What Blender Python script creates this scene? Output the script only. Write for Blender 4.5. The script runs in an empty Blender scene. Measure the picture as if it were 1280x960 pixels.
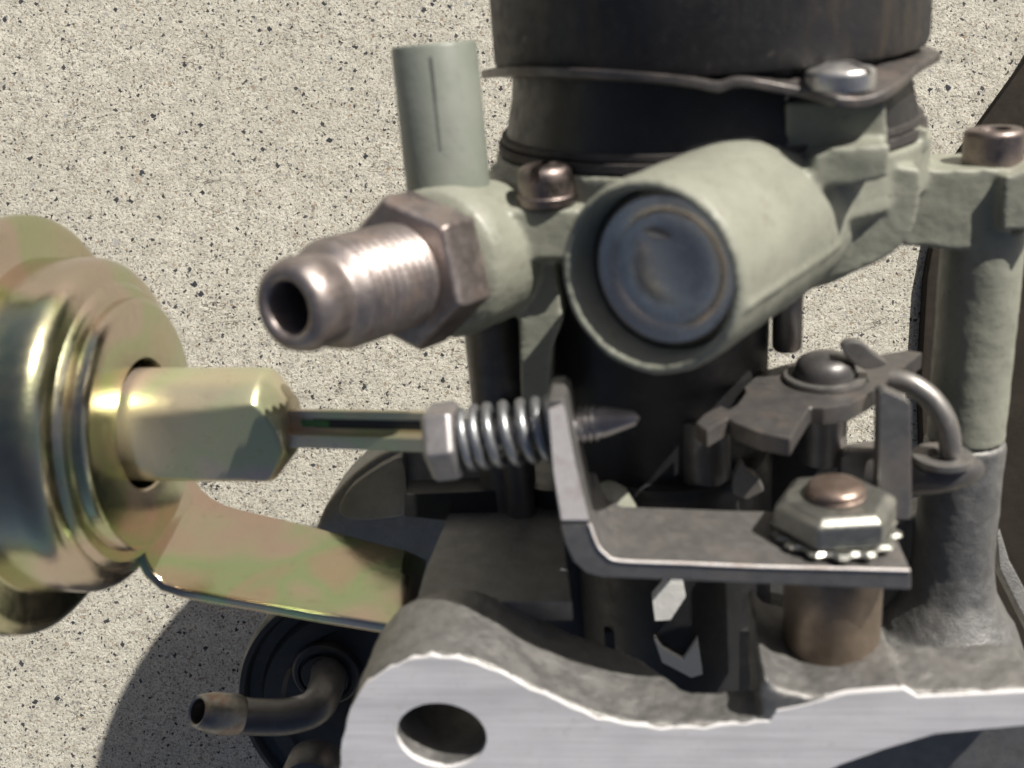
import bpy, bmesh, math, random
from mathutils import Vector as V, noise as mnoise

# ------------------------------------------------------------------ camera, sky, sun, exposure
S = 0.001                      # everything below is written in millimetres
FPX, HC, DH = 1355.0, 275.0, 30.0        # focal length in photo pixels (1280 wide); camera height above the concrete
SUN = V((0.71, 1.10, 1.0)).normalized()      # direction towards the sun
scene = bpy.context.scene
cd = bpy.data.cameras.new('camera')
cam = bpy.data.objects.new('camera', cd)
scene.collection.objects.link(cam)
cam.location = (0, 0, HC * S)
cam.rotation_euler = (0, 0, 0)
cd.sensor_width = 36.0
cd.lens = 36.0 * FPX / 1280.0
cd.clip_start = 0.005
cd.clip_end = 200.0
cd.dof.use_dof = True
cd.dof.focus_distance = (HC - 6) * S
cd.dof.aperture_fstop = 33.0
cd.dof.aperture_blades = 0
scene.camera = cam

world = bpy.data.worlds.new('World')
scene.world = world
world.use_nodes = True
wn = world.node_tree
bgn = wn.nodes['Background']
sky = wn.nodes.new('ShaderNodeTexSky')
sky.sky_type = 'NISHITA'
sky.sun_disc = False
sky.air_density = 0.6
sky.dust_density = 3.0
sky.ozone_density = 0.2
sky.sun_elevation = math.asin(SUN.z)
sky.sun_rotation = math.atan2(SUN.x, SUN.y)
wn.links.new(sky.outputs[0], bgn.inputs[0])
bgn.inputs[1].default_value = 0.05
sl = bpy.data.lights.new('sun', 'SUN')
sl.energy = 5.0
sl.angle = math.radians(0.53)
sl.color = (1.0, 0.95, 0.87)
so = bpy.data.objects.new('sun', sl)
scene.collection.objects.link(so)
so.location = SUN * 0.6
so.rotation_euler = SUN.to_track_quat('Z', 'Y').to_euler()
scene.view_settings.view_transform = 'Standard'
scene.view_settings.look = 'None'
scene.view_settings.exposure = 0.4
scene.view_settings.gamma = 1.0

# ------------------------------------------------------------------ frames and picking helpers
CAMP = V((0, 0, HC))
def ray(px, py): return V(((px - 640) / FPX, -(py - 480) / FPX, -1.0))
def A(px, py, h): return CAMP + ray(px, py) * (HC - h - DH)   # a point of the carburettor
def GP(px, py, h): return CAMP + ray(px, py) * (HC - h)       # a point low over the concrete
U = V((-.074, .9035, .3468)).normalized()            # the carburettor's own up
Zv = V((0, 0, 1))
Fv = (Zv - Zv.dot(U) * U).normalized()
Rv = U.cross(Fv)
_y = math.radians(8)
Rv, Fv = Rv * math.cos(_y) + Fv * math.sin(_y), Fv * math.cos(_y) - Rv * math.sin(_y)
O = A(881, 60, 95)
def C(r, f, u): return O + Rv * r + Fv * f + U * u
def rfu(p): d = p - O; return d.dot(Rv), d.dot(Fv), d.dot(U)
def PU(px, py, u):
    d = ray(px, py); return CAMP + d * (((O - CAMP).dot(U) + u) / d.dot(U))
def PF(px, py, f):
    d = ray(px, py); return CAMP + d * (((O - CAMP).dot(Fv) + f) / d.dot(Fv))
def mm(p, px): return px * (HC - p.z) / FPX           # picture pixels to millimetres at p

# ------------------------------------------------------------------ geometry helpers
def basis(axis, up=None):
    a = axis.normalized()
    t = up if up is not None else (V((0, 0, 1)) if abs(a.z) < .9 else V((1, 0, 0)))
    x = (t - a * t.dot(a)).normalized()
    return a, x, a.cross(x)

def lathe(bm, p0, axis, prof, seg=48, up=None, ang0=0.0, rfun=None):
    """prof: list of (t, r); r==0 closes with a pole"""
    a, x, y = basis(axis, up)
    rings = []
    for (t, r) in prof:
        if r <= 1e-6:
            rings.append([bm.verts.new(p0 + a * t)]); continue
        ring = []
        for k in range(seg):
            th = ang0 + 2 * math.pi * k / seg
            rr = r * (rfun(th, t) if rfun else 1)
            ring.append(bm.verts.new(p0 + a * t + (x * math.cos(th) + y * math.sin(th)) * rr))
        rings.append(ring)
    for r0, r1 in zip(rings, rings[1:]):
        n0, n1 = len(r0), len(r1)
        if n0 == 1 and n1 == 1: continue
        for k in range(seg):
            k2 = (k + 1) % seg
            if n0 == 1: bm.faces.new((r0[0], r1[k], r1[k2]))
            elif n1 == 1: bm.faces.new((r0[k], r1[0], r0[k2]))
            else: bm.faces.new((r0[k], r1[k], r1[k2], r0[k2]))
    if len(rings[0]) > 1: bm.faces.new(rings[0])
    if len(rings[-1]) > 1: bm.faces.new(rings[-1])
    return rings

def ring_lathe(bm, p0, axis, prof, seg=48, up=None):
    """closed profile revolved: a torus-like solid"""
    a, x, y = basis(axis, up)
    rings = [[bm.verts.new(p0 + a * t + (x * math.cos(2*math.pi*k/seg) + y * math.sin(2*math.pi*k/seg)) * r) for k in range(seg)] for t, r in prof]
    n = len(rings)
    for i in range(n):
        r0, r1 = rings[i], rings[(i + 1) % n]
        for k in range(seg):
            k2 = (k + 1) % seg
            bm.faces.new((r0[k], r1[k], r1[k2], r0[k2]))

def prism(bm, pts, vec, holes=()):
    if not holes:
        a = [bm.verts.new(p) for p in pts]
        b = [bm.verts.new(p + vec) for p in pts]
        bm.faces.new(a); bm.faces.new(list(reversed(b)))
        n = len(a)
        for k in range(n):
            bm.faces.new((a[k], b[k], b[(k+1) % n], a[(k+1) % n]))
        return
    for off in (V((0, 0, 0)), vec):
        ed = []; loops = []
        for lp in [pts] + list(holes):
            vs = [bm.verts.new(p + off) for p in lp]; loops.append(vs)
            for k in range(len(vs)): ed.append(bm.edges.new((vs[k], vs[(k+1) % len(vs)])))
        bmesh.ops.triangle_fill(bm, use_beauty=True, use_dissolve=False, edges=ed)
        if off.length == 0: first = loops
    for la, lb in zip(first, loops):
        n = len(la)
        for k in range(n): bm.faces.new((la[k], lb[k], lb[(k+1) % n], la[(k+1) % n]))

def smooth(pts, n=4, closed=True):
    out = []; m = len(pts)
    rng = range(m) if closed else range(m - 1)
    for i in rng:
        g = (lambda j: pts[j % m]) if closed else (lambda j: pts[min(max(j, 0), m - 1)])
        p0, p1, p2, p3 = g(i-1), g(i), g(i+1), g(i+2)
        for k in range(n):
            t = k / n
            out.append(tuple(0.5 * ((2*b) + (-a + c)*t + (2*a - 5*b + 4*c - d)*t*t + (-a + 3*b - 3*c + d)*t**3) for a, b, c, d in zip(p0, p1, p2, p3)))
    if not closed: out.append(tuple(pts[-1]))
    return out

def tube(bm, path, rad, seg=16, cap=True):
    path = [V(p) for p in path]
    n = len(path)
    rads = rad if isinstance(rad, (list, tuple)) else [rad] * n
    tan = [(path[min(i+1, n-1)] - path[max(i-1, 0)]).normalized() for i in range(n)]
    _, x, _ = basis(tan[0])
    rings = []
    for i in range(n):
        x = (x - tan[i] * x.dot(tan[i])).normalized()
        y = tan[i].cross(x)
        rings.append([bm.verts.new(path[i] + (x * math.cos(2*math.pi*k/seg) + y * math.sin(2*math.pi*k/seg)) * rads[i]) for k in range(seg)])
    for a, b in zip(rings, rings[1:]):
        for k in range(seg): bm.faces.new((a[k], b[k], b[(k+1) % seg], a[(k+1) % seg]))
    if cap: bm.faces.new(rings[0]); bm.faces.new(rings[-1])

def box(bm, c, ax, ay, az, hx, hy, hz):
    vs = []
    for sx in (-1, 1):
        for sy in (-1, 1):
            for sz in (-1, 1):
                vs.append(bm.verts.new(c + ax * hx * sx + ay * hy * sy + az * hz * sz))
    for f in ((0,1,3,2), (4,6,7,5), (0,4,5,1), (2,3,7,6), (0,2,6,4), (1,5,7,3)):
        bm.faces.new([vs[i] for i in f])

WORG = {}
def make(name, bm, mat, parent=None, bevel=0, seg=2, sharp=40, label=None, remesh=0, smooth_it=4, origin=None, rough=0):
    bmesh.ops.recalc_face_normals(bm, faces=bm.faces[:])
    if bevel:
        ed = [e for e in bm.edges if len(e.link_faces) == 2 and e.calc_face_angle(0) > math.radians(33)]
        bmesh.ops.bevel(bm, geom=ed, offset=bevel, segments=seg, profile=0.5, affect='EDGES', clamp_overlap=True)
    n = len(bm.verts)
    c = origin if origin else sum((v.co for v in bm.verts), V((0, 0, 0))) / n
    for v in bm.verts: v.co = (v.co - c) * S
    me = bpy.data.meshes.new(name)
    bm.to_mesh(me); bm.free()
    o = bpy.data.objects.new(name, me)
    scene.collection.objects.link(o)
    if remesh:
        m = o.modifiers.new('remesh', 'REMESH'); m.mode = 'VOXEL'; m.voxel_size = remesh * S
        m2 = o.modifiers.new('smooth', 'SMOOTH'); m2.iterations = smooth_it; m2.factor = 0.5
        dg = bpy.context.evaluated_depsgraph_get()
        me2 = bpy.data.meshes.new_from_object(o.evaluated_get(dg))
        o.modifiers.clear(); o.data = me2; me2.name = name
        bpy.data.meshes.remove(me); me = me2
        sharp = 180
        if rough:
            nv = len(me.vertices)
            nl = [0.0] * (nv * 3); cl_ = [0.0] * (nv * 3)
            me.vertex_normals.foreach_get('vector', nl); me.vertices.foreach_get('co', cl_)
            for i in range(0, nv * 3, 3):
                q = V((cl_[i], cl_[i+1], cl_[i+2])) * 1000
                d = (mnoise.noise(q * .35) + mnoise.noise(q * 1.1) * .45) * rough * S
                cl_[i] += nl[i] * d; cl_[i+1] += nl[i+1] * d; cl_[i+2] += nl[i+2] * d
            me.vertices.foreach_set('co', cl_); me.update()
    me.polygons.foreach_set('use_smooth', [True] * len(me.polygons))
    if sharp < 180: me.set_sharp_from_angle(angle=math.radians(sharp))
    if bevel:
        wm = o.modifiers.new('weighted_normal', 'WEIGHTED_NORMAL'); wm.keep_sharp = True; wm.weight = 80
    me.materials.clear(); me.materials.append(mat)
    WORG[o.name] = c
    if parent is not None:
        o.parent = parent
        o.location = (c - WORG[parent.name]) * S
    else:
        o.location = c * S
    if label: o['label'] = label
    return o
def B(): return bmesh.new()

# ------------------------------------------------------------------ materials
class M:
    def __init__(s, name):
        s.m = bpy.data.materials.new(name); s.m.use_nodes = True
        s.t = s.m.node_tree; s.n = s.t.nodes; s.p = s.n['Principled BSDF']
        tc = s.n.new('ShaderNodeTexCoord')
        vm = s.n.new('ShaderNodeVectorMath'); vm.operation = 'SCALE'; vm.inputs['Scale'].default_value = 1000.0
        s.l(tc.outputs['Object'], vm.inputs[0]); s.co = vm.outputs[0]
    def l(s, a, b): s.t.links.new(a, b)
    def noise(s, sc, det=4, rough=.55, co=None, out=0, dist=0.0):
        n = s.n.new('ShaderNodeTexNoise'); n.inputs['Scale'].default_value = sc; n.inputs['Detail'].default_value = det
        n.inputs['Roughness'].default_value = rough; n.inputs['Distortion'].default_value = dist
        s.l(co or s.co, n.inputs['Vector']); return n.outputs[out]
    def vor(s, sc, co=None, rnd=1.0):
        n = s.n.new('ShaderNodeTexVoronoi'); n.inputs['Scale'].default_value = sc; n.inputs['Randomness'].default_value = rnd
        s.l(co or s.co, n.inputs['Vector']); return n
    def ramp(s, fac, stops, interp='LINEAR'):
        r = s.n.new('ShaderNodeValToRGB'); r.color_ramp.interpolation = interp
        e = r.color_ramp.elements
        while len(e) < len(stops): e.new(0.5)
        for k, (p, c) in enumerate(stops):
            e[k].position = p; e[k].color = (c, c, c, 1) if isinstance(c, (int, float)) else (*c, 1)
        s.l(fac, r.inputs[0]); return r.outputs[0]
    def mix(s, fac, a, b, mode='MIX'):
        m = s.n.new('ShaderNodeMix'); m.data_type = 'RGBA'; m.blend_type = mode
        for i, x in ((0, fac), (6, a), (7, b)):
            if isinstance(x, (int, float)): m.inputs[i].default_value = x
            elif isinstance(x, tuple): m.inputs[i].default_value = (*x, 1)
            else: s.l(x, m.inputs[i])
        return m.outputs[2]
    def math(s, op, a, b=None):
        m = s.n.new('ShaderNodeMath'); m.operation = op
        for i, x in ((0, a), (1, b)):
            if x is None: continue
            if isinstance(x, (int, float)): m.inputs[i].default_value = x
            else: s.l(x, m.inputs[i])
        return m.outputs[0]
    def scale(s, v):
        m = s.n.new('ShaderNodeVectorMath'); m.operation = 'MULTIPLY'; m.inputs[1].default_value = v
        s.l(s.co, m.inputs[0]); return m.outputs[0]
    def along(s, axis, k_axis, k_perp):
        """coordinates squeezed differently along a world axis: for brushed or turned metal"""
        a, x, y = basis(axis)
        outs = []
        cx = s.n.new('ShaderNodeCombineXYZ')
        for i, (vec, k) in enumerate(((a, k_axis), (x, k_perp), (y, k_perp))):
            d = s.n.new('ShaderNodeVectorMath'); d.operation = 'DOT_PRODUCT'; d.inputs[1].default_value = vec * k
            s.l(s.co, d.inputs[0]); s.l(d.outputs['Value'], cx.inputs[i])
        return cx.outputs[0]
    def set(s, **k):
        for key, v in k.items():
            i = s.p.inputs[key.replace('_', ' ')]
            if isinstance(v, (int, float)): i.default_value = v
            elif isinstance(v, tuple): i.default_value = (*v, 1)
            else: s.l(v, i)
        return s
    def bump(s, h, dist=0.05, strength=1.0):
        b = s.n.new('ShaderNodeBump'); b.inputs['Strength'].default_value = strength; b.inputs['Distance'].default_value = dist * S
        s.l(h, b.inputs['Height']); s.l(b.outputs[0], s.p.inputs['Normal']); return s

def mat_concrete():
    m = M('concrete')
    dn = m.n.new('ShaderNodeTexNoise'); dn.inputs['Scale'].default_value = 0.9; dn.inputs['Detail'].default_value = 3
    m.l(m.co, dn.inputs['Vector'])
    va = m.n.new('ShaderNodeVectorMath'); va.operation = 'MULTIPLY_ADD'; va.inputs[1].default_value = (1.5, 1.5, 0); 
    m.l(dn.outputs['Color'], va.inputs[0]); m.l(m.co, va.inputs[2]); co = va.outputs[0]
    big = m.noise(0.02, 5, .6)
    mid = m.noise(0.22, 5, .65)
    col = m.mix(m.ramp(big, [(.35, 0.), (.65, 1.)]), (.52, .505, .43), (.60, .58, .50))
    col = m.mix(m.ramp(mid, [(.40, 0.), (.62, 1.)]), col, (.46, .44, .375))
    fn = m.noise(1.5, 4, .75, co=co)
    col = m.mix(m.ramp(fn, [(.36, .80), (.53, 0.)]), col, (.20, .185, .15))
    col = m.mix(m.ramp(fn, [(.60, 0.), (.72, .7)]), col, (.70, .64, .54))
    hs = []
    def grains(sc, frac, size, dark, light, metric='EUCLIDEAN'):
        v = m.vor(sc, co=co); v.distance = metric
        sep = m.n.new('ShaderNodeSeparateColor'); m.l(v.outputs['Color'], sep.inputs[0])
        on = m.math('LESS_THAN', sep.outputs[0], frac)
        lim = m.math('MULTIPLY', m.math('ADD', m.math('MULTIPLY', sep.outputs[1], .75), .35), size)
        dd = m.math('SUBTRACT', lim, v.outputs['Distance'])
        inside = m.math('MULTIPLY', m.ramp(dd, [(0., 0.), (.07, 1.)]), on)
        tone = m.ramp(sep.outputs[2], [(0., dark), (.72, light), (.90, (.30, .24, .17)), (1., (.34, .34, .33))])
        return inside, tone
    for sc, fr, sz, dk, lt, mt in ((1.30, .80, .46, (.17, .165, .15), (.46, .44, .40), 'EUCLIDEAN'),
                               (1.10, .42, .50, (.05, .05, .055), (.20, .195, .18), 'MANHATTAN'),
                               (.74, .46, .50, (.045, .046, .05), (.22, .21, .195), 'MANHATTAN'),
                               (.46, .30, .44, (.035, .038, .045), (.17, .17, .165), 'MANHATTAN'),
                               (.27, .13, .27, (.03, .033, .042), (.11, .115, .125), 'MANHATTAN'),
                               (.13, .07, .16, (.03, .034, .045), (.10, .105, .12), 'EUCLIDEAN')):
        i, t = grains(sc, fr, sz, dk, lt, mt); col = m.mix(i, col, t); hs.append(i)
    # hairline flakes in the surface skin
    w = m.noise(.045, 6, .62, co=m.scale((.55, 1.3, 1.0)))
    crack = m.ramp(m.math('ABSOLUTE', m.math('SUBTRACT', w, .5)), [(0., 1.), (.0032, 0.)])
    crack = m.math('MULTIPLY', crack, m.ramp(m.noise(.06, 2), [(.50, 0.), (.57, 1.)]))
    col = m.mix(m.math('MULTIPLY', crack, .75), col, (.10, .09, .075))
    h = m.math('ADD', m.math('MULTIPLY', fn, .8), m.math('MULTIPLY', mid, 1.2))
    h = m.math('SUBTRACT', h, m.math('MULTIPLY', hs[1], .25))
    h = m.math('SUBTRACT', h, m.math('MULTIPLY', crack, .8))
    return m.set(Base_Color=col, Roughness=.85, Specular_IOR_Level=.25).bump(h, .5, .9).m

def mat_paint(name, c0, c1, rough=.5, spec=.35, dirt=(.16, .15, .11), dirtamt=.35, grain=.02, pits=0.0):
    m = M(name)
    col = m.mix(m.ramp(m.noise(.11, 5), [(.35, 0.), (.68, 1.)]), c0, c1)
    col = m.mix(m.math('MULTIPLY', m.ramp(m.noise(.35, 6, .7), [(.56, 0.), (.72, 1.)]), dirtamt), col, dirt)
    col = m.mix(m.math('MULTIPLY', m.ramp(m.noise(1.4, 3, .6), [(.64, 0.), (.70, 1.)]), dirtamt), col, dirt)
    n = m.noise(2.6, 3); n2 = m.noise(.25, 3)
    h = m.math('ADD', n, m.math('MULTIPLY', n2, 4.0))
    return m.set(Base_Color=col, Roughness=m.ramp(m.noise(.5, 4), [(.3, rough - .08), (.7, rough + .12)]), Specular_IOR_Level=spec).bump(h, grain * 3, .7).m

def mat_metal(name, c0, c1, rough, metal=1.0, grain=.02, rust=None, rustamt=.5, gsc=3.0):
    m = M(name)
    col = m.mix(m.ramp(m.noise(.30, 5, .65), [(.34, 0.), (.66, 1.)]), c0, c1)
    met = metal
    if rust:
        rf = m.math('MULTIPLY', m.ramp(m.noise(.22, 6, .7), [(.50, 0.), (.64, 1.)]), rustamt)
        col = m.mix(rf, col, rust)
        met = m.math('MULTIPLY', m.math('SUBTRACT', 1.0, m.math('MULTIPLY', rf, .7)), metal)
    rg = m.ramp(m.noise(.8, 5, .7), [(.28, max(.05, rough - .10)), (.72, rough + .16)])
    return m.set(Base_Color=col, Metallic=met, Roughness=rg).bump(m.noise(gsc, 4, .6), grain * 3, .7).m

def mat_brushed(name, c, rough, axis, ka=.05, kp=2.4, depth=.03):
    m = M(name)
    co = m.along(axis, ka, kp)
    st = m.noise(1.0, 4, .65, co=co)
    col = m.mix(m.ramp(st, [(.3, 0.), (.7, 1.)]), tuple(x * .84 for x in c), tuple(min(1, x * 1.08) for x in c))
    col = m.mix(m.math('MULTIPLY', m.ramp(m.noise(.14, 5), [(.45, 0.), (.7, 1.)]), .28), col, tuple(x * .65 for x in c))
    band = m.noise(1.0, 3, .6, co=m.along(axis, .02, .32))
    col = m.mix(m.math('MULTIPLY', m.ramp(band, [(.48, 0.), (.66, 1.)]), .45), col, tuple(x * .58 for x in c))
    col = m.mix(m.math('MULTIPLY', m.ramp(m.noise(.5, 6, .75), [(.58, 0.), (.68, 1.)]), .4), col, tuple(x * .5 for x in c))
    rg = m.ramp(m.noise(.5, 5, .7), [(.3, rough - .14), (.7, rough + .12)])
    return m.set(Base_Color=col, Metallic=.22, Roughness=rg).bump(st, depth, .8).m

def mat_zinc(name='yellow_zinc_plate', sat=0.0, r0=.13, metal=1.0):
    m = M(name)
    n = m.noise(.055, 2, .45, dist=.35); n2 = m.noise(.02, 2, .5)
    fac = m.math('ADD', m.math('MULTIPLY', n, .7), m.math('MULTIPLY', n2, .3))
    col = m.ramp(fac, [(.30, (.56, .47, .33)), (.42, (.58, .52, .36)), (.50, (.52, .55, .34)), (.58, (.64, .52, .43)), (.70, (.58, .52, .40))])
    if sat:
        col = m.mix(sat, col, m.ramp(m.noise(.05, 2, .5, dist=.5), [(.30, (.62, .42, .34)), (.42, (.60, .48, .33)), (.50, (.40, .58, .27)), (.58, (.58, .54, .36)), (.68, (.66, .43, .37))]))
    col = m.mix(m.math('MULTIPLY', m.ramp(m.noise(.5, 6, .7), [(.58, 0.), (.70, 1.)]), .35), col, (.26, .22, .15))
    rg = m.ramp(m.noise(.5, 5, .7), [(.3, r0), (.7, r0 + .13)])
    return m.set(Base_Color=col, Metallic=metal, Roughness=rg).bump(m.noise(1.6, 4, .6), .035, .6).m

PALE = mat_paint('pale_green_coating', (.225, .232, .188), (.275, .28, .23), rough=.46, spec=.45, dirt=(.10, .095, .07), dirtamt=.45, grain=.02)
PALEPIPE = mat_paint('grey_green_pipe', (.20, .22, .185), (.25, .265, .23), rough=.40, spec=.5, dirt=(.14, .15, .15), dirtamt=.45, grain=.012)
BLACK = mat_paint('black_paint', (.018, .018, .020), (.032, .030, .030), rough=.50, spec=.45, dirt=(.09, .075, .055), dirtamt=.45, grain=.02)
def mat_horn():
    m = M('dusty_black_paint')
    col = m.mix(m.ramp(m.noise(.11, 5), [(.35, 0.), (.68, 1.)]), (.017, .017, .019), (.030, .029, .030))
    st = m.noise(1.0, 5, .65, co=m.along(U, .05, .28))
    col = m.mix(m.math('MULTIPLY', m.ramp(st, [(.52, 0.), (.68, 1.)]), .55), col, (.085, .065, .045))
    col = m.mix(m.math('MULTIPLY', m.ramp(m.noise(.9, 6, .75), [(.56, 0.), (.68, 1.)]), .5), col, (.075, .07, .068))
    col = m.mix(m.math('MULTIPLY', m.ramp(m.noise(.28, 3, .5), [(.68, 0.), (.72, 1.)]), .6), col, (.15, .13, .10))
    return m.set(Base_Color=col, Roughness=m.ramp(m.noise(.6, 5), [(.3, .42), (.7, .65)]), Specular_IOR_Level=.45).bump(m.noise(2.2, 4, .65), .07, .8).m
HORNM = mat_horn()
BLACKP = mat_paint('black_moulding_and_shade', (.014, .014, .015), (.024, .024, .025), rough=.42, spec=.45, dirt=(.05, .05, .05), dirtamt=.3, grain=.01)  # real black mouldings, and shade painted on barrel, backing and slot
RIM = mat_metal('worn_black_rim', (.09, .083, .08), (.15, .14, .135), .40, metal=.6, grain=.02, rust=(.17, .13, .11), rustamt=.5)
BROWNBLK = mat_paint('dark_housing', (.020, .016, .013), (.028, .023, .018), rough=.8, spec=.12, dirt=(.04, .033, .026), dirtamt=.3, grain=.02)
CAST = mat_metal('cast_aluminium', (.21, .207, .20), (.28, .275, .265), .50, metal=.75, grain=.05, rust=(.20, .19, .175), rustamt=.35)
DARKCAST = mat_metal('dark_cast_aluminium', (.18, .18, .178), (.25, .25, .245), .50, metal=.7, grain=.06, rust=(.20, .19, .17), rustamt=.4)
MACH = mat_brushed('machined_aluminium', (.90, .885, .89), .40, Rv)
STEEL = mat_metal('dark_steel', (.22, .215, .205), (.27, .26, .25), .40, metal=.7, grain=.003, rust=(.19, .14, .11), rustamt=.35)
DSTEEL = mat_metal('oxide_steel', (.105, .10, .10), (.14, .135, .132), .38, metal=.6, grain=.003, rust=(.11, .085, .07), rustamt=.3)
LEVER = mat_metal('lever_steel', (.12, .114, .112), (.155, .148, .143), .38, metal=.6, grain=.003, rust=(.15, .11, .085), rustamt=.35)
BRIGHT = mat_metal('bright_steel', (.50, .49, .48), (.60, .59, .575), .32, metal=.85, grain=.012, rust=(.36, .30, .24), rustamt=.35)
EDGE = mat_metal('sunlit_worn_steel', (.80, .74, .71), (.88, .84, .81), .34, metal=.25, grain=.03, rust=(.36, .25, .20), rustamt=.4)  # worn steel, painted paler to carry the sun on the edge
SPRING = mat_metal('spring_wire', (.30, .31, .32), (.38, .39, .40), .36, metal=.8, grain=.006)
HEADM = mat_metal('dull_hex_head', (.30, .29, .29), (.38, .365, .365), .42, metal=.7, grain=.008, rust=(.20, .15, .12), rustamt=.4)
ZNUT = mat_metal('zinc_nut', (.24, .245, .225), (.32, .32, .295), .36, metal=.85, grain=.015, rust=(.30, .28, .22), rustamt=.4)
BRONZE = mat_metal('tarnished_brass', (.25, .215, .205), (.36, .32, .305), .40, metal=.85, grain=.02, rust=(.17, .115, .085), rustamt=.55)
SCREW = mat_metal('brown_screw_steel', (.20, .165, .15), (.29, .245, .23), .40, grain=.02, rust=(.13, .085, .06), rustamt=.5)
BRWN = mat_metal('brown_spacer', (.17, .135, .10), (.24, .19, .145), .45, metal=.7, grain=.015, rust=(.14, .10, .07), rustamt=.4)
COPPER = mat_metal('brown_bolt', (.26, .195, .16), (.34, .26, .22), .34, metal=.8, grain=.015)
PLUGM = mat_metal('plug_steel', (.72, .62, .50), (.84, .73, .60), .30, metal=.7, grain=.006, rust=(.30, .25, .22), rustamt=.3)
RUSTPIPE = mat_metal('pipe_end', (.22, .21, .20), (.34, .33, .31), .40, grain=.02, rust=(.26, .13, .06), rustamt=.6)
ZINC = mat_zinc()
ZINC3 = mat_zinc('dull_zinc_plate', 0.0, .27, .75)
ZINC2 = mat_zinc('rainbow_zinc_plate', .55)
GREENP = mat_paint('green_paint', (.07, .19, .06), (.10, .24, .09), rough=.5)
SUNWHITE = mat_paint('sun_patch_white', (.80, .80, .78), (.82, .82, .80), rough=.5, dirtamt=.05)  # white that stands for sunlight falling on the bowl
GASK = mat_paint('gasket_paper', (.055, .05, .048), (.085, .078, .075), rough=.7, spec=.2, dirt=(.14, .13, .12), dirtamt=.5)

# ------------------------------------------------------------------ the ground
bm = B()
n = 24; Rg = 3000.0
vs = [[bm.verts.new((-Rg + 2*Rg*i/n, -Rg + 2*Rg*j/n, 0)) for j in range(n+1)] for i in range(n+1)]
for i in range(n):
    for j in range(n): bm.faces.new((vs[i][j], vs[i+1][j], vs[i+1][j+1], vs[i][j+1]))
g = make('ground', bm, mat_concrete(), origin=V((0, 0, 0)))
g['kind'] = 'structure'; g['label'] = 'speckled sunlit concrete slab under the carburettor'

# ------------------------------------------------------------------ the carburettor
root = bpy.data.objects.new('carburettor', None)
scene.collection.objects.link(root)
root.empty_display_size = .01
base_o = C(0, 0, -95); base_o.z = 0
root.location = base_o * S
WORG[root.name] = base_o
root['label'] = 'old carburettor with pale green body, black air horn and gold diaphragm pod lying on concrete'
root['category'] = 'carburettor'

# --- air horn, cover plate, neck, gasket
bm = B()
lathe(bm, O, U, [(-.8, 28.8), (.4, 29.2), (16.5, 29.2), (17.5, 30.6), (18.2, 31.2), (22.4, 31.2), (23.2, 30.4), (23.2, 27.5), (2, 26.0)], 96)  # wider rim above the view is shaped for its ground shadow
horn = make('air_horn', bm, HORNM, root, label='matt black air horn cylinder with dusty scuffs')

bm = B()
lathe(bm, C(-24.0, 19.5, 19.5), (Rv * -1 + Fv * .15).normalized(), [(-1, 1.5), (6.0, 1.3), (7.4, 2.2), (8.2, 4.0), (10.5, 4.2), (11.6, 3.0), (12, .01)], 28)
make('shadow_knob', bm, BRIGHT, horn)  # unseen knob above the view, added to cast a small ground shadow

plate_px = smooth([(601, 88), (640, 83), (720, 85), (800, 90), (862, 97), (898, 104), (916, 98), (940, 98), (1000, 110), (1045, 121), (1082, 122), (1108, 113), (1132, 97), (1150, 80), (1176, 66)], 3, closed=False)
ring_out = []
for x, y in plate_px:
    f = 25.0
    for _ in range(6):
        q = rfu(PF(x, y, f))
        Rr = 30.3 + 5.5 * math.exp(-((x - 1078) / 62.0) ** 4)
        f = math.sqrt(max(Rr * Rr - q[0] * q[0], 0.6))
    ring_out.append(PF(x, y, f))
th0 = math.atan2(rfu(ring_out[-1])[1], rfu(ring_out[-1])[0]); th1 = math.atan2(rfu(ring_out[0])[1], rfu(ring_out[0])[0])
ue, us_ = rfu(ring_out[-1])[2], rfu(ring_out[0])[2]
nb = 26
for k in range(1, nb):
    th = th0 - (th0 + 2 * math.pi - th1) * k / nb
    ring_out.append(C(30.3 * math.cos(th), 30.3 * math.sin(th), ue + (us_ - ue) * k / nb))
bm = B()
loops = []
for dr, du, lu in ((0, 0, 0), (4.5, 0, .6), (4.5, -1.1, .6), (0, -1.1, 0)):
    lp = []
    for q in ring_out:
        r_, f_, u_ = rfu(q); k = 1 - dr / math.hypot(r_, f_) if dr else 1
        lp.append(bm.verts.new(C(r_ * k, f_ * k, u_ * (1 - lu) + (-1.0) * lu + du)))
    loops.append(lp)
for i in range(4):
    la, lb_ = loops[i], loops[(i + 1) % 4]
    for k in range(len(la)):
        k2 = (k + 1) % len(la); bm.faces.new((la[k], lb_[k], lb_[k2], la[k2]))
cover = make('cover_plate', bm, RIM, root, bevel=.25, label='bent black sheet metal rim under the air horn')

bm = B()
lathe(bm, O, U, [(.2, 26.6), (-5, 27.2), (-9.6, 28.3)], 96)
make('air_horn_neck', bm, BLACKP, root)
bm = B(); lathe(bm, O, U, [(-9.6, 29.0), (-10.5, 29.0)], 96); gk = make('gasket', bm, GASK, root, bevel=.1, label='thin dark paper gasket under the neck')
bm = B(); lathe(bm, O, U, [(-10.7, 29.5), (-11.9, 29.5)], 96); make('gasket', bm, GASK, root, bevel=.1)

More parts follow.
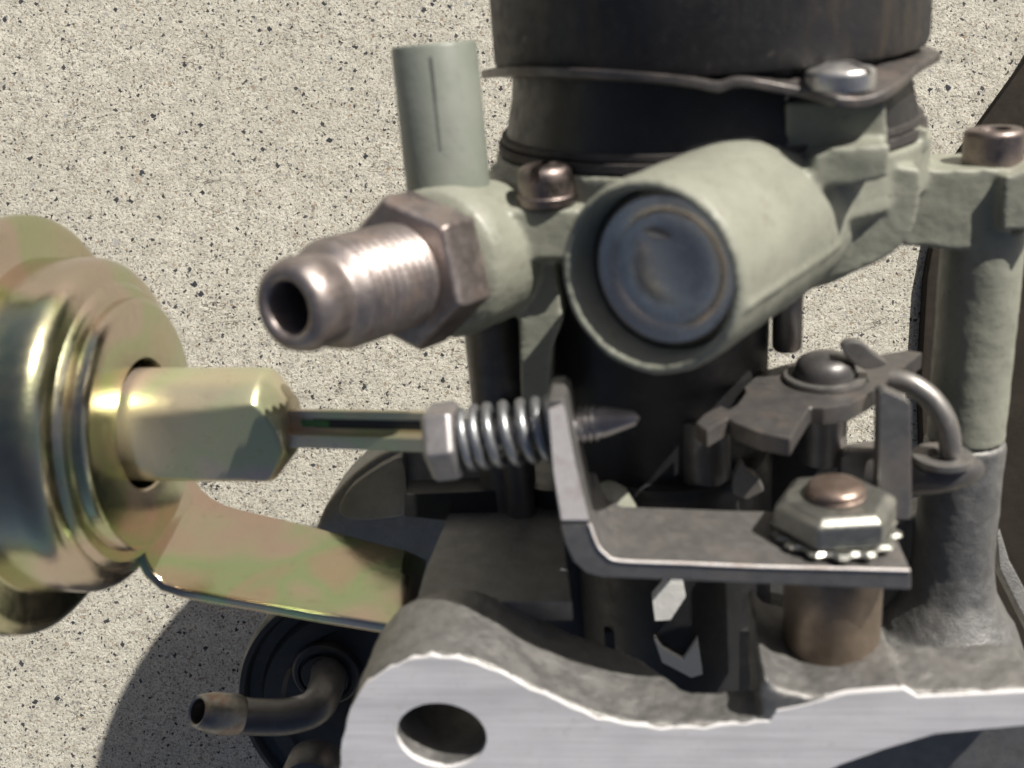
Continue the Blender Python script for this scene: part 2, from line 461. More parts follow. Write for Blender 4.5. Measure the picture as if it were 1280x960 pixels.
def slotted_head(name, p, axis, r, hgt, mat, slotdir, dome=.35, slot_w=.22, slot_d=.35, collar=0, label=None, parent=root, seg=40, cut=True):
    """domed screw head with a real slot: two half heads on a solid foot"""
    bm = B()
    a, x, y = basis(axis, slotdir)
    foot = hgt * (1 - slot_d) if cut else hgt * .5
    prof = [(-.6, r * .97), (0, r), (foot, r)]
    lathe(bm, p, a, prof, seg, up=slotdir)
    top = hgt
    N = 14
    for s in ((1, -1) if cut else (0,)):
        w = slot_w * r if cut else 0
        pts = []
        if cut:
            th0 = math.asin(w / r)
            angs = [th0 + (math.pi - 2 * th0) * k / N for k in range(N + 1)]
        else: angs = [2 * math.pi * k / 32 for k in range(32)]
        rows = []
        for q, (zz, rr) in enumerate(((foot, 1.0), (foot + (top - foot) * .45, .985), (foot + (top - foot) * .8, .90), (top, .70), (top + dome * .5, .38))):
            row = []
            for an in angs:
                cx, cy = math.cos(an) * r * rr, math.sin(an) * r * rr
                if cut:
                    cy = max(cy, w); cy *= s
                row.append(bm.verts.new(p + a * zz + x * cx + y * cy))
            rows.append(row)
        for r0, r1 in zip(rows, rows[1:]):
            m_ = len(r0)
            for k in range(m_ if not cut else m_ - 1):
                bm.faces.new((r0[k], r1[k], r1[(k+1) % m_], r0[(k+1) % m_]))
        bm.faces.new(rows[-1])
        if cut:
            bm.faces.new([rw[0] for rw in rows] + [rw[-1] for rw in reversed(rows)])
    o = make(name, bm, mat, parent, sharp=42, label=label)
    return o

# bright cover screw on the ear of the cover plate
p = ring_out[min(range(len(plate_px)), key=lambda k: abs(plate_px[k][0] - 1062))] - Fv * 4.6 + U * .1
p = p + U * .9; rs_ = mm(p, 43)
slotted_head('cover_screw', p, U, rs_, 1.9, BRIGHT, (Fv + Rv * .9).normalized(), dome=1.1, slot_w=.13, slot_d=.42, label='shiny round-head screw on the black cover plate')

# --- pale green main casting (cast surfaces melted together)
bm = B()
lathe(bm, O, U, [(-12.2, 30.0), (-19, 30.0), (-23, 26), (-30, 22)], 72)
fr = [PF(x, y, 27) for x, y in [(637, 263), (726, 263), (726, 322), (640, 326)]]
bk = [PF(x, y, 8) for x, y in [(612, 204), (780, 196), (780, 330), (626, 330)]]
vf = [bm.verts.new(q) for q in fr]; vb = [bm.verts.new(q) for q in bk]
bm.faces.new(vf); bm.faces.new(vb)
for k in range(4): bm.faces.new((vf[k], vb[k], vb[(k+1) % 4], vf[(k+1) % 4]))
seat = A(540, 332, 110); tip = A(357, 386, 131)
fax = (tip - seat).normalized()
bm_ = bm
lathe(bm, seat - fax * 16, fax, [(0, 7.0), (2, 9.0), (4, 9.7), (13.5, 9.8), (15.4, 9.2), (16.2, 7.8)], 40)
pt = A(561, 240, 106)
lathe(bm, pt - U * 14, U, [(0, 6.4), (12.5, 6.6), (14.2, 6.1)], 40)
prism(bm, [PF(x, y, 12) for x, y in [(560, 250), (655, 205), (700, 300), (640, 372), (585, 372)]], Fv * -12)
# inlet cup barrel
cupf = PF(808, 350, 49); cupb = PF(946, 276, 22)
cax = (cupf - cupb).normalized(); cl = (cupf - cupb).length
rc = mm(cupf, 129)
lathe(bm, cupb - cax * 8, cax, [(0, rc * 1.0), (cl * .5, rc * 1.02), (cl + 5.5, rc * .995), (cl + 7.3, rc * .985), (cl + 8.0, rc * .93), (cl + 7.8, rc * .89), (cl + 6.8, rc * .855), (cl + 0.0, rc * .83)], 64)
_a, _x, _y2 = basis(cax, U)
_d = (Rv * .82 - U * .20 + Fv * .5); _d = (_d - cax * _d.dot(cax)).normalized()
tube(bm, [cupb + _d * rc * 1.01, cupf - cax * 1.5 + _d * rc * 1.0], .42, 8)
# right shoulder with curved underside
prism(bm, [PF(x, y, 21) for x, y in smooth([(960, 205), (1060, 208), (1140, 210), (1152, 222), (1144, 280), (1122, 312), (1080, 336), (1020, 352), (960, 345), (930, 260)], 3)], Fv * -22)
prism(bm, [PF(x, y, 27) for x, y in [(982, 128), (1108, 128), (1110, 180), (982, 205)]], Fv * -8)
prism(bm, [PF(x, y, 31) for x, y in [(1016, 196), (1040, 186), (1112, 180), (1112, 222), (1070, 232), (1022, 236), (1014, 215)]], Fv * -12)
prism(bm, [PF(x, y, 25) for x, y in [(1008, 190), (1030, 186), (1034, 300), (1028, 345), (1008, 350)]], Fv * -10)
prism(bm, [PF(x, y, 14) for x, y in [(1100, 166), (1160, 160), (1163, 186), (1108, 200)]], Fv * -20)
# right arm, ear and upper column
prism(bm, [PF(x, y, 10.6) for x, y in [(1120, 214), (1262, 212), (1266, 270), (1258, 308), (1200, 314), (1120, 306)]], Fv * -13)
prism(bm, [PF(x, y, 12.4) for x, y in [(1254, 222), (1310, 205), (1320, 285), (1252, 290)]], Fv * -14)
c0 = PF(1229, 300, 5.5); c1 = PF(1207, 546, 5.5)
colr = mm(c0, 49)
lathe(bm, c1, c0 - c1, [(0, colr * 1.0), ((c0 - c1).length + 2, colr)], 40)
# lower barrel and lit rib
lb = PF(812, 300, 6)
prism(bm, [PF(x, y, 24) for x, y in [(646, 320), (692, 324), (704, 400), (690, 440), (686, 520), (652, 520)]], Fv * -8)
# little domed lug below
dl = PF(762, 632, 30)
lathe(bm, dl - U * 3, U, [(0, 3.6), (3, 3.4), (5, 2.6), (6.2, 1.2), (6.4, 0)], 24)
prism(bm, [PU(x, y, rfu(dl)[2] + .2) for x, y in [(735, 632), (742, 620), (790, 622), (798, 634)]], U * -6)
body = make('main_body', bm, PALE, root, remesh=.42, smooth_it=3, rough=.10, label='pale grey-green cast metal carburettor body')

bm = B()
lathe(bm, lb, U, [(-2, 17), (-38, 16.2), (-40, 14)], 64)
make('venturi_barrel', bm, BLACKP, root, bevel=.3, label='barrel under the round cup, its shade painted black')  # shaded part of the pale body, darkness put into the colour
bm = B()
for x, y, w_, h_ in [(1086, 246, .35, .9), (1096, 244, .3, .7), (1106, 243, .7, .35), (1098, 234, .8, .25)]:
    box(bm, PF(x, y, 21.1), Rv, U, Fv, w_, h_, .35)
make('casting_mark', bm, PALE, body, bevel=.12)
# plug disc pressed into the cup
bm = B()
pr = rc * .83
lathe(bm, cupf, cax, [(-8.6, pr), (-5.2, pr * .985), (-4.5, pr * .955), (-4.15, pr * .90), (-4.2, pr * .80), (-4.35, pr * .75), (-4.95, pr * .68), (-5.05, pr * .60), (-5.05, pr * .42), (-4.95, pr * .40), (-4.9, .2), (-4.9, .01)], 64)
_e = (U * .75 + Rv * -.1); _e = (_e - cax * _e.dot(cax)).normalized(); _g = cax.cross(_e)
tube(bm, [cupf - cax * 4.45 + _e * pr * (.50 - .10 * k) + _g * pr * (.22 - .30 * k) for k in (0, .25, .5, .75, 1.0)], [.1, .38, .45, .35, .1], 12)
make('plug_disc', bm, PLUGM, body, sharp=35, label='blue-grey steel plug disc inside the round cup')

# vent pipe
pv1 = A(542, 54, 111.5)
bm = B()
L = (pv1 - pt).length; pr = mm(pt, 52.5)
lathe(bm, pt, pv1 - pt, [(-1, pr), (L - .5, pr * .985), (L - .1, pr * .95), (L, pr * .90), (L - .1, pr * .82), (L - 1.2, pr * .80), (L - 1.3, .01)], 48)
vp = make('vent_pipe', bm, PALEPIPE, root, label='grey-green upright pipe stub left of the air horn')
bm = B()
a_, x_, y_ = basis(pv1 - pt, Fv)
for k in range(1):
    an = (.10, .26)[k]
    rr = pr * 1.003
    q = pt + (x_ * math.cos(an) + y_ * math.sin(an)) * rr
    box(bm, q + a_ * L * (.62, .22)[k], a_, x_, y_, L * (.30, .10)[k], .02, .16)
make('pipe_seam', bm, mat_paint('seam_grey', (.16, .17, .155), (.21, .22, .20)), vp)

# body screw with washer
p = PF(684, 252, 24)
w = B(); lathe(w, p, U, [(-.2, mm(p, 38)), (.9, mm(p, 38)), (1.1, mm(p, 35))], 40)
slotted_head('body_screw', p + U * 1.0, U, mm(p, 34.5), 3.7, SCREW, (Fv + Rv * -.35).normalized(), dome=.35, slot_w=.20, slot_d=.46, label='brown slotted cheese-head screw on the left of the deck')
make('lock_washer', w, SCREW, root, bevel=.12)
# screw on the right arm
p = PU(1240, 205, rfu(PF(1240, 210, 8))[2])
bm = B(); ra_ = mm(p, 36)
lathe(bm, p, U, [(-.6, ra_), (3.9, ra_), (4.4, ra_ * .97), (4.7, ra_ * .88), (4.7, ra_ * .55), (4.2, ra_ * .5), (4.1, .01)], 40)
make('arm_screw', bm, SCREW, root, sharp=50, label='brown cylindrical screw head on the right arm')

# --- brass pipe fitting
bm = B()
fl = (tip - seat).length
rh = mm(A(505, 345, 105), 93)
hexr = lambda th, t: 1.0
lathe(bm, seat + fax * .2, fax, [(0, rh * .93), (.5, rh), (5.5, rh), (6.6, rh * .92)], 6, up=U, ang0=math.radians(12))
hexn = make('inlet_fitting', bm, BRONZE, root, bevel=.35, label='tarnished brown brass flare fitting screwed into the left side')
bm = B()
r0 = mm(A(440, 360, 110), 64)
prof = [(6, r0 * .98)]
t = 6.8; k = 0
while t < fl * .70:
    prof += [(t, r0 * .90), (t + .45, r0 * 1.0), (t + .75, r0 * 1.0), (t + 1.2, r0 * .90)]; t += 1.3
e = fl * .70
prof += [(e + .4, r0 * .97), (e + 1.2, r0 * .93), (e + 1.8, r0 * .80), (e + 2.4, r0 * .76), (e + 3.6, r0 * .80), (fl - 2.2, r0 * .82), (fl - .6, r0 * .74), (fl, r0 * .62), (fl - .1, r0 * .50), (fl - .8, r0 * .44), (fl - 12, r0 * .42), (fl - 12, .01)]
lathe(bm, seat, fax, prof, 56)
make('threaded_nipple', bm, BRONZE, hexn, sharp=55, label='threaded nose of the fitting with dark open bore')

# --- columns, pins
bm = B()
d0 = PF(1206, 547, 5.5); d1 = PF(1186, 755, 5.5)
rr = mm(d0, 48); ll = (d1 - d0).length
lathe(bm, d0, d1 - d0, [(0, rr * .94), (.6, rr * 1.0), (ll * .75, rr * 1.04), (ll * .9, rr * 1.18), (ll, rr * 1.42), (ll + 3, rr * 1.75), (ll + 8, rr * 2.1)], 48)
prism(bm, [PF(x, y, 18) for x, y in smooth([(1085, 850), (1120, 838), (1180, 832), (1240, 836), (1262, 860), (1258, 920), (1090, 920)], 3)], Fv * -18)
prism(bm, [PF(x, y, 3) for x, y in [(1088, 655), (1175, 640), (1175, 880), (1078, 880)]], Fv * -6)
lowcol = make('lower_column', bm, DARKCAST, root, remesh=.42, smooth_it=4, rough=.16, label='dark grey cast column below the right arm')
bm = B()
q = PF(985, 340, 10); ql = (PF(982, 437, 10) - q).length
lathe(bm, q, -U, [(0, mm(q, 19)), (ql - .5, mm(q, 19)), (ql, mm(q, 16))], 24)
pin = make('guide_pin', bm, STEEL, root, label='thin grey pin hanging below the body')
bm = B(); q2 = PF(992, 428, 10); lathe(bm, q2, -U, [(-1.2, 0), (-.9, .7), (0, 1.2), (.8, 1.2), (1.2, .6)], 16); make('pin_tip', bm, PALE, pin)
bm = B()
q = PF(616, 380, 10); lathe(bm, q, -U, [(0, 4.6), (34, 4.2)], 32)
make('rear_post', bm, DSTEEL, root, label='dark brownish post behind the adjusting screw')
bm = B(); q = PF(640, 500, 14); lathe(bm, q, -U, [(0, 2.2), (28, 2.2)], 24)
make('rear_post', bm, DSTEEL, root)

# --- black lower bowl
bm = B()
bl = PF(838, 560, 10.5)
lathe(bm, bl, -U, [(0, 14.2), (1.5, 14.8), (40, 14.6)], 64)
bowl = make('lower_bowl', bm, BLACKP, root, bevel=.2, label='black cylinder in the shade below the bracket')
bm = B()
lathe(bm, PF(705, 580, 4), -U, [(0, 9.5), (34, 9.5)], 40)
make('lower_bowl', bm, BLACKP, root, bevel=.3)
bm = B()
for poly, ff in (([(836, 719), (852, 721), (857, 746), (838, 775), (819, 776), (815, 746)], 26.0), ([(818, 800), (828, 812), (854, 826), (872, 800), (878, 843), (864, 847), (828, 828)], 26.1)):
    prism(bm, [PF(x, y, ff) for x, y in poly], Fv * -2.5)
make('sun_or_paint_mark', bm, SUNWHITE, bowl, label='sun patches painted white on the black cylinder')  # patches of sunlight drawn as flat white plates

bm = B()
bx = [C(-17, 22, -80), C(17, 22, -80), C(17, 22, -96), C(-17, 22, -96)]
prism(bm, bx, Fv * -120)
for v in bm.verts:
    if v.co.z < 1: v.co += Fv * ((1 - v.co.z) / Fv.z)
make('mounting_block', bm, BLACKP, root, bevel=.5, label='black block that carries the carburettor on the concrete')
# --- aluminium base flange
FB = 52.0
lobe = smooth([(424, 1040), (424, 985), (428, 925), (444, 872), (478, 836), (520, 820), (560, 818), (610, 831), (680, 866), (745, 893), (810, 906), (880, 906), (945, 900)], 4, closed=False)
lobe += [(962, 898), (970, 886), (1000, 880), (1060, 866), (1130, 858), (1146, 868), (1300, 862), (1320, 898), (1240, 906), (1170, 918), (1110, 936), (1050, 956), (990, 985), (950, 1040)]
hc = (552, 918); hrx, hry = 58, 42
hole = [(hc[0] + hrx * math.cos(2*math.pi*k/40), hc[1] + hry * math.sin(2*math.pi*k/40)) for k in range(40)]
hcp = PF(*hc, FB); hr = mm(hcp, 57)
holep = [hcp + (Rv * math.cos(2*math.pi*k/40) + U * math.sin(2*math.pi*k/40) * .86) * hr for k in range(40)]
bm = B()
lx = [q for q in lobe if q[0] < 950]
prism(bm, [PF(x, y, FB) for x, y in lx + [(966, 899), (966, 1040)]], Fv * -14.5, holes=[holep])
for v in bm.verts:
    r_, f_, u_ = rfu(v.co)
    if f_ < FB - 14:
        px_ = 640 + FPX * (v.co + Fv * 14.5).x / (HC - (v.co + Fv * 14.5).z)
        k = min(max((px_ - 770) / 110.0, 0), 1); k = k * k * (3 - 2 * k)
        v.co += Fv * 8.5 * k
prism(bm, [PF(x, y, FB) for x, y in [(955, 905), (950, 862), (956, 846), (972, 862), (1010, 872), (1130, 860), (1135, 925), (1050, 952), (955, 1000)]], Fv * -19)
prism(bm, [PF(x, y, FB) for x, y in [(1120, 866), (1300, 862), (1320, 896), (1240, 904), (1120, 930)]], Fv * -9)
prism(bm, [PF(x, y, FB - 12) for x, y in [(948, 880), (945, 815), (960, 808), (985, 842), (1000, 880)]], Fv * -5)
base = make('base_flange', bm, CAST, root, remesh=.40, smooth_it=4, rough=.20, label='cast aluminium base flange with round bolt hole')
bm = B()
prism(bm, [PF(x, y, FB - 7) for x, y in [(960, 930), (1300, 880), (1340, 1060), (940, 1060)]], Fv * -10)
make('flange_underside', bm, DARKCAST, base, bevel=.5)  # unlit flange metal, its shade put into the darker material
bm = B()
def inset(pts, d):
    c = sum(pts, V((0, 0, 0))) / len(pts)
    return pts
prism(bm, [PF(x, y + (3.5 if y < 910 else 0), FB + .28) for x, y in [(q[0] + 1.3 * math.sin(q[0] * .31 + q[1] * .2), q[1] + 1.4 * math.sin(q[0] * .23) + .9 * math.sin(q[0] * .71)) for q in lobe]], Fv * -.9, holes=[[q + Fv * .28 for q in holep]])
make('machined_face', bm, MACH, base, bevel=.12, seg=2, label='bright machined front face of the base flange')

# --- L bracket carrying the idle screw
FK = 48.5
bm = B()
Lo = [(700, 655), (706, 680), (717, 703), (733, 717), (752, 722), (940, 730), (1139, 738)]
Li = [(1139, 713), (940, 708), (775, 701), (757, 693), (747, 680), (739, 655)]
prism(bm, [PF(x, y, FK) for x, y in Lo + Li], Fv * -13.6)
prism(bm, [PF(x, y, FK) for x, y in [(700, 654.6), (690, 590), (683, 510), (686, 501), (703, 499), (708, 506), (722, 580), (739, 654.6)]], Fv * -7.5)
prism(bm, [PF(x, y, FK - 12) for x, y in [(1098, 494), (1106, 488), (1132, 500), (1139, 506), (1140, 650), (1096, 650)]], Fv * -2.6)
brk = make('idle_bracket', bm, STEEL, root, bevel=.28, label='dark steel L-shaped bracket with one upturned tab')
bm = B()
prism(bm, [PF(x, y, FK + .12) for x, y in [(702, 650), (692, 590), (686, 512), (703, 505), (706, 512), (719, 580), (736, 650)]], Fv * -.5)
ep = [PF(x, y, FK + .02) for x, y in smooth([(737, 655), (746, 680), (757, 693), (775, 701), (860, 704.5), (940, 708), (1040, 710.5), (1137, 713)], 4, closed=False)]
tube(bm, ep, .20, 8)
make('sunlit_worn_edge', bm, EDGE, brk, bevel=0, label='worn edge of the upturned bracket tab, sun highlight painted bright')  # sun highlight put into the pale metal along the worn edge

# idle screw
h0 = PF(540, 553, 43); h1 = PF(800, 522, 43)
sax = (h1 - h0).normalized(); sl_ = (h1 - h0).length
rhx = mm(h0, 51)
bm = B()
lathe(bm, h0 - sax * .3, sax, [(0, rhx * .86), (.6, rhx), (3.3, rhx), (3.9, rhx * .88)], 6, up=U, ang0=math.radians(26))
isc = make('idle_screw', bm, HEADM, root, bevel=.3, label='hex-head idle adjusting screw with spring')
bm = B()
rs = mm(h0, 21)
prof = [(3, rs)]; t = 4
while t < sl_ - 5.5:
    prof += [(t, rs * .88), (t + .3, rs * 1.06), (t + .42, rs * 1.06), (t + .72, rs * .88)]; t += .76
prof += [(sl_ - 4.4, rs * .9), (sl_ - 3.4, rs * .8), (sl_ - .6, rs * .42), (sl_, .01)]
lathe(bm, h0, sax, prof, 28)
make('screw_shank', bm, HEADM, isc, sharp=60)
bm = B()
a_, x_, y_ = basis(sax, U)
rw = mm(h0, 36)
path = []
t0, t1, turns = 4.2, 15.4, 6.6
N = 200
for k in range(N + 1):
    f = k / N
    th = 2 * math.pi * turns * f
    tt = t0 + (t1 - t0) * (f + .035 * math.sin(2 * math.pi * (f - .5)))
    path.append(h0 + a_ * tt + (x_ * math.cos(th) + y_ * math.sin(th)) * rw)
tube(bm, path, .60, 12)
make('coil_spring', bm, SPRING, isc, label='grey steel coil spring on the idle screw')

# star nut, tooth washer, bolt end, spacer
up = rfu(PF(1040, 706, FK))[2]
npnt = PU(1043, 664, up)
bm = B()
rn = mm(npnt, 76)
lathe(bm, npnt + U * .9, U, [(0, rn * .97), (.5, rn), (3.0, rn), (3.9, rn * .84)], 6, up=Fv, ang0=math.radians(36))
nut = make('lever_nut', bm, ZNUT, root, bevel=.35, label='pale zinc hex nut on the bracket')
bm = B()
ring = lambda th, t: .985 + .045 * (1 if int(th / (2*math.pi) * 28) % 2 else -1)
lathe(bm, npnt, U, [(.05, rn * .98), (.5, rn * 1.02), (.85, rn * .95)], 56, rfun=ring)
make('tooth_washer', bm, ZNUT, nut, sharp=20)
bm = B(); rb = mm(npnt, 36)
prof = [(3, rb)]; t = 3.8
for _ in range(3): prof += [(t, rb), (t + .3, rb * .93), (t + .6, rb)]; t += .6
prof += [(t + .3, rb * .98), (t + .7, rb * .85), (t + .95, rb * .55), (t + 1.0, .01)]
lathe(bm, npnt, U, prof, 36)
make('bolt_end', bm, COPPER, nut, sharp=60, label='brown rounded bolt end in the nut')
bm = B(); rsp = mm(npnt, 61)
lathe(bm, npnt - U * 2.2, -U, [(0, rsp * .9), (.5, rsp), (13.5, rsp), (14, rsp * .95)], 48)
make('spacer_collar', bm, BRWN, root, label='brown round spacer below the bracket')

# star lever
ul = -43.0
lev = [(869, 528), (880, 517), (901, 506), (911, 511), (921, 505), (932, 490), (930, 483), (952, 463), (980, 455), (1010, 447), (1040, 444), (1077, 447), (1132, 437), (1154, 440), (1118, 468), (1086, 492), (1062, 505), (1030, 510), (1013, 508), (1000, 528), (988, 548), (950, 541), (918, 528), (910, 522), (884, 538)]
bm = B()
prism(bm, [PU(x, y, ul) for x, y in lev], U * -2.5)
lv = make('choke_lever', bm, LEVER, root, bevel=.3, label='black pronged steel lever plate')
p = PU(1031, 474, ul)
bm = B(); rl = mm(p, 37)
lathe(bm, p, U, [(-.5, rl * 1.02), (1.4, rl * 1.02), (2.6, rl * .93), (3.3, rl * .7), (3.6, rl * .35), (3.65, .01)], 40)
make('lever_screw', bm, DSTEEL, lv, sharp=60, label='domed dark steel rivet head on the lever')
bm = B(); ring_lathe(bm, p, U, [(.05, rl * 1.06), (.05, rl * 1.36), (.8, rl * 1.36), (.8, rl * 1.06)], 44)
make('washer', bm, STEEL, lv, bevel=.12)
bm = B()
lathe(bm, p - U * 2.5, -U, [(0, mm(p, 29)), (9.5, mm(p, 29))], 32)
make('lever_post', bm, STEEL, root)

# links at right
bm = B()
pts = smooth([(1112, 474, 24), (1138, 480, 25), (1165, 500, 26), (1183, 530, 27), (1189, 568, 27)], 5, closed=False)
tube(bm, [PF(*q) for q in pts], mm(PF(1165, 500, 26), 14), 16)
lr = make('link_rod', bm, STEEL, root, label='bent steel link rod beside the right column')
bm = B()
pts = smooth([(1090, 596, 24), (1130, 596, 26), (1180, 592, 27), (1222, 584, 25)], 4, closed=False)
tube(bm, [PF(*q) for q in pts], [mm(PF(1165, 590, 26), 24)] * 8 + [mm(PF(1165, 590, 26), z) for z in (23, 22, 20, 17, 12)], 18)
make('link_arm', bm, DSTEEL, root, bevel=0, label='thick dark link arm crossing the right column')
bm = B()
q = PF(1178, 572, 27)
ring_lathe(bm, q, U, [(-.5, 2.0), (-.5, 3.8), (.5, 3.8), (.5, 2.0)], 32)
make('link_ring', bm, STEEL, lr, bevel=.2)
bm = B()
prism(bm, [PF(x, y, 20) for x, y in smooth([(1058, 446), (1052, 434), (1062, 428), (1078, 430), (1092, 442), (1110, 456), (1080, 462)], 3)], Fv * -2)
make('lever_tab', bm, STEEL, root, bevel=.3)
bm = B()
prism(bm, [PF(x, y, 22) for x, y in [(1052, 572), (1060, 566), (1112, 560), (1112, 640), (1048, 640)]], Fv * -3)
make('link_plate', bm, STEEL, root, bevel=.3)
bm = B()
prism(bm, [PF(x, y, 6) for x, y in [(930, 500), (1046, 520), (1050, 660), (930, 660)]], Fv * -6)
make('dark_backing', bm, BLACKP, root, bevel=.4)  # black sheet added to keep the gap behind the lever dark
# small clip in the gap behind the bracket
bm = B()
prism(bm, [PF(x, y, 26) for x, y in [(916, 598), (926, 576), (934, 590), (946, 596), (956, 614), (934, 626), (916, 618)]], Fv * -2)
make('spring_clip', bm, STEEL, root, bevel=.3)
# dark levers in the shade under the cup
bm = B()
lathe(bm, PF(880, 520, 20), -U, [(0, 3.6), (16, 3.6)], 28)
make('throttle_shaft', bm, DSTEEL, root)

# --- flat casting with quadrant plate at left, behind the gold bracket
bm = B()
arc = smooth([(395, 660), (410, 628), (440, 594), (480, 566), (530, 552)], 4, closed=False)
prism(bm, [PF(x, y, 6) for x, y in arc + [(620, 548), (660, 640), (640, 780), (420, 780)]], Fv * -9)
fl_ = make('throttle_body', bm, CAST, root, remesh=.42, smooth_it=3, label='grey cast throttle body edge behind the gold bracket')
bm = B()
prism(bm, [PF(x, y, 8.2) for x, y in smooth([(424, 640), (440, 608), (492, 574), (505, 580), (509, 630), (500, 645), (450, 650)], 3)], Fv * -4)
make('raised_pad', bm, CAST, fl_, bevel=.5, seg=3)
us = rfu(PF(590, 744, 37))[2]
bm = B()
prism(bm, [PU(x, y, us) for x, y in [(566, 628), (700, 628), (715, 752), (520, 752), (530, 715)]], U * -3)
make('sector_plate', bm, DARKCAST, root, bevel=.3, label='flat grey plate under the spring')
bm = B()
prism(bm, [PF(x, y, 14) for x, y in [(505, 618), (640, 612), (640, 648), (560, 652), (505, 646)]], Fv * -5)
make('stop_block', bm, BLACKP, root, bevel=.3)

# --- diaphragm pod
pod_ax = V((.995, 0.0, .098)).normalized()
hp = 92.0
p0 = A(184, 530, hp)
k_ = (HC - DH - hp) / 146.0          # sizes measured at 146 mm
bm = B()
prof = [(-1.5, 8.6), (-.3, 8.7), (0, 9.0), (0, 15.9), (-.2, 16.5), (-.6, 16.9), (-1.9, 17.0), (-2.1, 17.5), (-2.2, 18.4), (-2.6, 18.9), (-3.0, 19.2), (-3.3, 20.3), (-3.8, 21.2), (-4.6, 21.9), (-5.6, 22.3), (-6.8, 22.4), (-13.2, 22.5), (-13.4, 22.9), (-13.4, 26.2), (-13.7, 27.3), (-14.4, 28.0), (-15.4, 28.2), (-16.4, 27.8), (-16.8, 27), (-18, 22), (-26, 18), (-27, .01)]
prof = [(t * k_, r * k_) for t, r in prof]
prof = [(-9 * k_, .01), (-9 * k_, 8.5 * k_)] + prof
lathe(bm, p0, pod_ax, prof, 128)
pod = make('diaphragm_pod', bm, ZINC, root, sharp=30, label='round gold zinc-plated vacuum diaphragm can')
# plunger with a flat
bm = B()
nf = (V((0, -.50, .87))).normalized(); nt = V((0, .80, .60)).normalized()
rings = lathe(bm, p0, pod_ax, [(t * k_, r * k_) for t, r in [(-8, 7.5), (1, 7.6), (1.6, 7.6), (3, 7.6), (6, 7.6), (10, 7.6), (14, 7.6), (15.6, 7.6), (16.6, 7.6), (16.9, 7.55), (17.2, 7.42), (17.5, 7.2), (17.75, 6.95), (18.0, 6.66), (18.3, 6.3), (18.6, 5.93), (19.0, 5.45), (19.4, 4.95), (19.8, 4.45), (20.2, 4.0), (20.4, .01)]], 144)
for ri, ring_ in enumerate(rings):
    for v in ring_:
        d = v.co - p0; s_ = d.dot(nf); lim = 6.2 * k_
        if ri >= 3 and s_ > lim: v.co -= nf * (s_ - lim)
make('plunger', bm, ZINC3, pod, sharp=75, label='gold plunger with a flat side')
# link rod: channel section
ra = p0 + pod_ax * 18 * k_; rb_ = PF(556, 536, 40)
ra = A(352, 531, hp + 2.5); rb_ = A(566, 536, rb_.z - 7 - DH)
rx = (rb_ - ra).normalized(); ry = (U - rx * U.dot(rx)).normalized(); rz = rx.cross(ry)
bm = B(); Lr = (rb_ - ra).length
mid = (ra + rb_) / 2
box(bm, mid, rx, ry, rz, Lr / 2, 2.3, .45)
box(bm, mid + ry * 2.0 + rz * .45, rx, ry, rz, Lr / 2, .45, .25)
box(bm, mid - ry * 1.5 + rz * 1.3, rx, ry, rz, Lr / 2, .95, .9)
sb_ = B(); box(sb_, mid + rx * Lr * .10 + ry * .55 + rz * .47, rx, ry, rz, Lr * .38, .62, .06); slot_b = sb_
prod = make('pull_rod', bm, ZINC3, pod, bevel=.12, label='flat gold rod from the plunger to the linkage')
make('rod_slot_shade', slot_b, BLACKP, pod)  # thin black strip painted in as the dark of the slot
bm = B()
box(bm, ra + rx * Lr * .23 + ry * .55 + rz * .56, rx, ry, rz, 2.3, .5, .08)
make('sun_or_paint_mark', bm, GREENP, pod, bevel=.05, label='green paint dab on the gold rod')
# bracket: bent sheet
u0 = rfu(PF(490, 775, 35))[2]
rows = [((520, 800), (535, 700), -3.0), ((506, 788), (520, 692), -1.0), ((488, 781), (508, 687), 0), ((400, 767), (430, 667), 0), ((320, 753), (360, 650), 0), ((250, 741), (300, 636), 0), ((226, 736), (280, 630), .3), ((206, 729), (265, 622), 1.2), ((191, 715), (251, 610), 3.0), ((182, 696), (242, 592), 6.0), ((174, 655), (232, 552), 11)]
bm = B()
grid = []
for fpx, bpx, du in rows:
    a = PU(*fpx, u0 + du); b = PU(*bpx, u0 + du)
    grid.append([a.lerp(b, k / 6) for k in range(7)])
top = [[bm.verts.new(q) for q in r_] for r_ in grid]
def nrm(i, j):
    i0, i1 = max(i-1, 0), min(i+1, len(grid)-1); j0, j1 = max(j-1, 0), min(j+1, 6)
    n_ = (grid[i1][j] - grid[i0][j]).cross(grid[i][j1] - grid[i][j0]).normalized()
    ref = (grid[4][3] - grid[2][3]).cross(grid[3][4] - grid[3][2])
    return n_ if ref.z > 0 else -n_
bot = [[bm.verts.new(grid[i][j] - nrm(i, j) * 1.7) for j in range(7)] for i in range(len(grid))]
nr = len(grid)
for i in range(nr - 1):
    for j in range(6):
        bm.faces.new((top[i][j], top[i+1][j], top[i+1][j+1], top[i][j+1]))
        bm.faces.new((bot[i][j], bot[i][j+1], bot[i+1][j+1], bot[i+1][j]))
    bm.faces.new((top[i][0], bot[i][0], bot[i+1][0], top[i+1][0]))
    bm.faces.new((top[i][6], top[i+1][6], bot[i+1][6], bot[i][6]))
for i in (0, nr - 1):
    for j in range(6):
        bm.faces.new((top[i][j], top[i][j+1], bot[i][j+1], bot[i][j]))
make('pod_bracket', bm, ZINC2, pod, bevel=.45, seg=3, label='gold bent bracket plate below the diaphragm can')

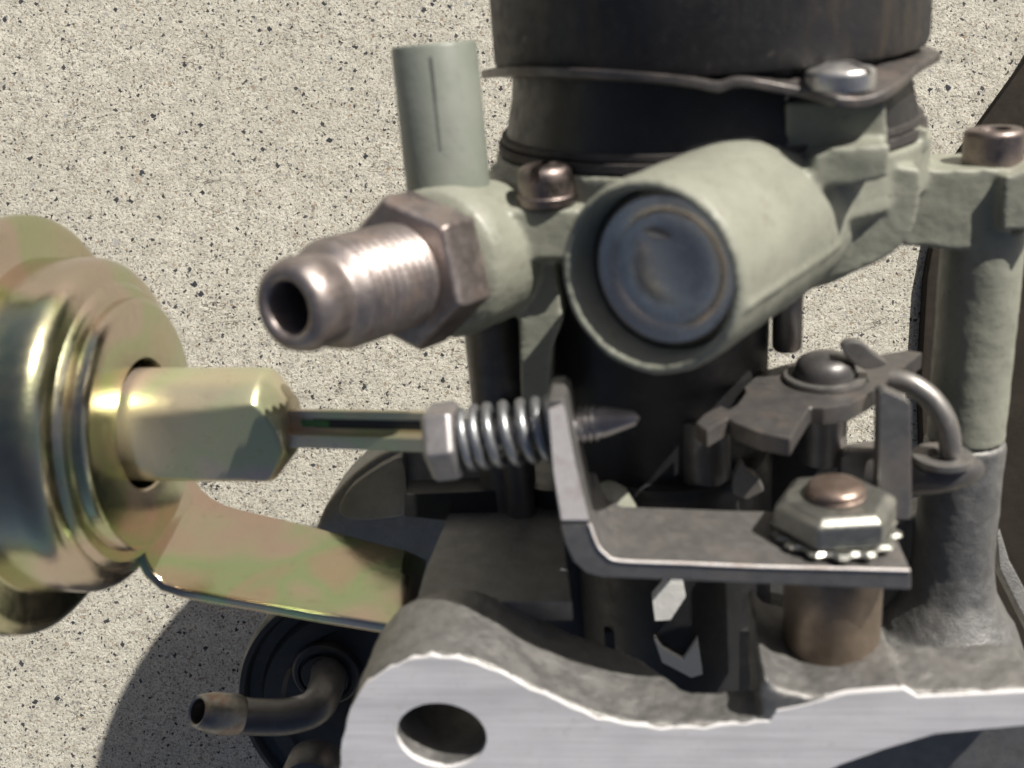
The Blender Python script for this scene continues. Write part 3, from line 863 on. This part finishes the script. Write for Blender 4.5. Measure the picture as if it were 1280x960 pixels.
# --- black cap and hose nipple at lower left
bm = B()
cc = A(478, 892, 30)
lathe(bm, cc, Fv, [(-30, 29), (-8, 29.6), (-1.2, 29.8), (0, 29.2), (.1, 28.2), (-1.2, 27.4), (-1.3, 25.0), (.3, 24.0), (.3, 20.6), (-.4, 19.8), (-.5, .01)], 96)
cap = make('choke_cover', bm, BLACKP, root, sharp=35, label='black round moulded cover at lower left')
bm = B()
cn = A(408, 842, 33)
lathe(bm, cn, Fv, [(-4, 7.0), (.5, 6.8), (1.0, 6.2), (1.0, 5.4), (.4, 5.2), (.4, 4.8), (1.4, 4.6), (1.5, .01)], 40)
make('nipple_seat', bm, BLACKP, cap, bevel=.1)
bm = B()
pts = smooth([(410, 838, 33), (408, 858, 42), (394, 884, 47), (362, 895, 48), (320, 896, 48.5), (293, 893, 49)], 6, closed=False)
pp = [A(*q) for q in pts]
tube(bm, pp, 3.3, 24)
nip = make('hose_nipple', bm, DSTEEL, root, label='bent grey hose nipple with rusty open end at lower left')
e0 = A(297, 894, 49); e1 = A(246, 889, 55)
bm = B(); le = (e1 - e0).length
lathe(bm, e0, e1 - e0, [(-.2, 3.3), (.1, 3.6), (.8, 3.75), (le - 3.0, 3.6), (le - .4, 2.9), (le, 2.6), (le - .2, 2.2), (le - 7, 2.1), (le - 7, .01)], 36)
make('nipple_end', bm, RUSTPIPE, nip, sharp=60)
bm = B()
lathe(bm, A(392, 975, 40), Fv, [(-4, 6.2), (0, 6.2), (1.6, 5.4), (2.2, 3), (2.3, .01)], 36)
make('cover_rivet', bm, DSTEEL, cap)

# --- dark housing at the back right, resting on the concrete
hp_ = [(1420, -60), (1330, -5), (1282, 76), (1184, 212), (1159, 346), (1151, 480), (1160, 700), (1230, 790), (1240, 1040), (1560, 1040), (1560, -60)]
bm = B()
prism(bm, [GP(x, y, 4.0) for x, y in hp_], V((0, 0, -4.0)))
hs_ = make('rear_housing', bm, BROWNBLK, root, bevel=.6, label='flat dark brown housing behind the right column')
bm = B()
prism(bm, [A(x, y, 60) for x, y in [(1246, 668), (1250, 660), (1262, 700), (1300, 770), (1300, 812), (1250, 712)]], V((0, 0, -3)))
make('stay_plate', bm, CAST, root, bevel=.3)
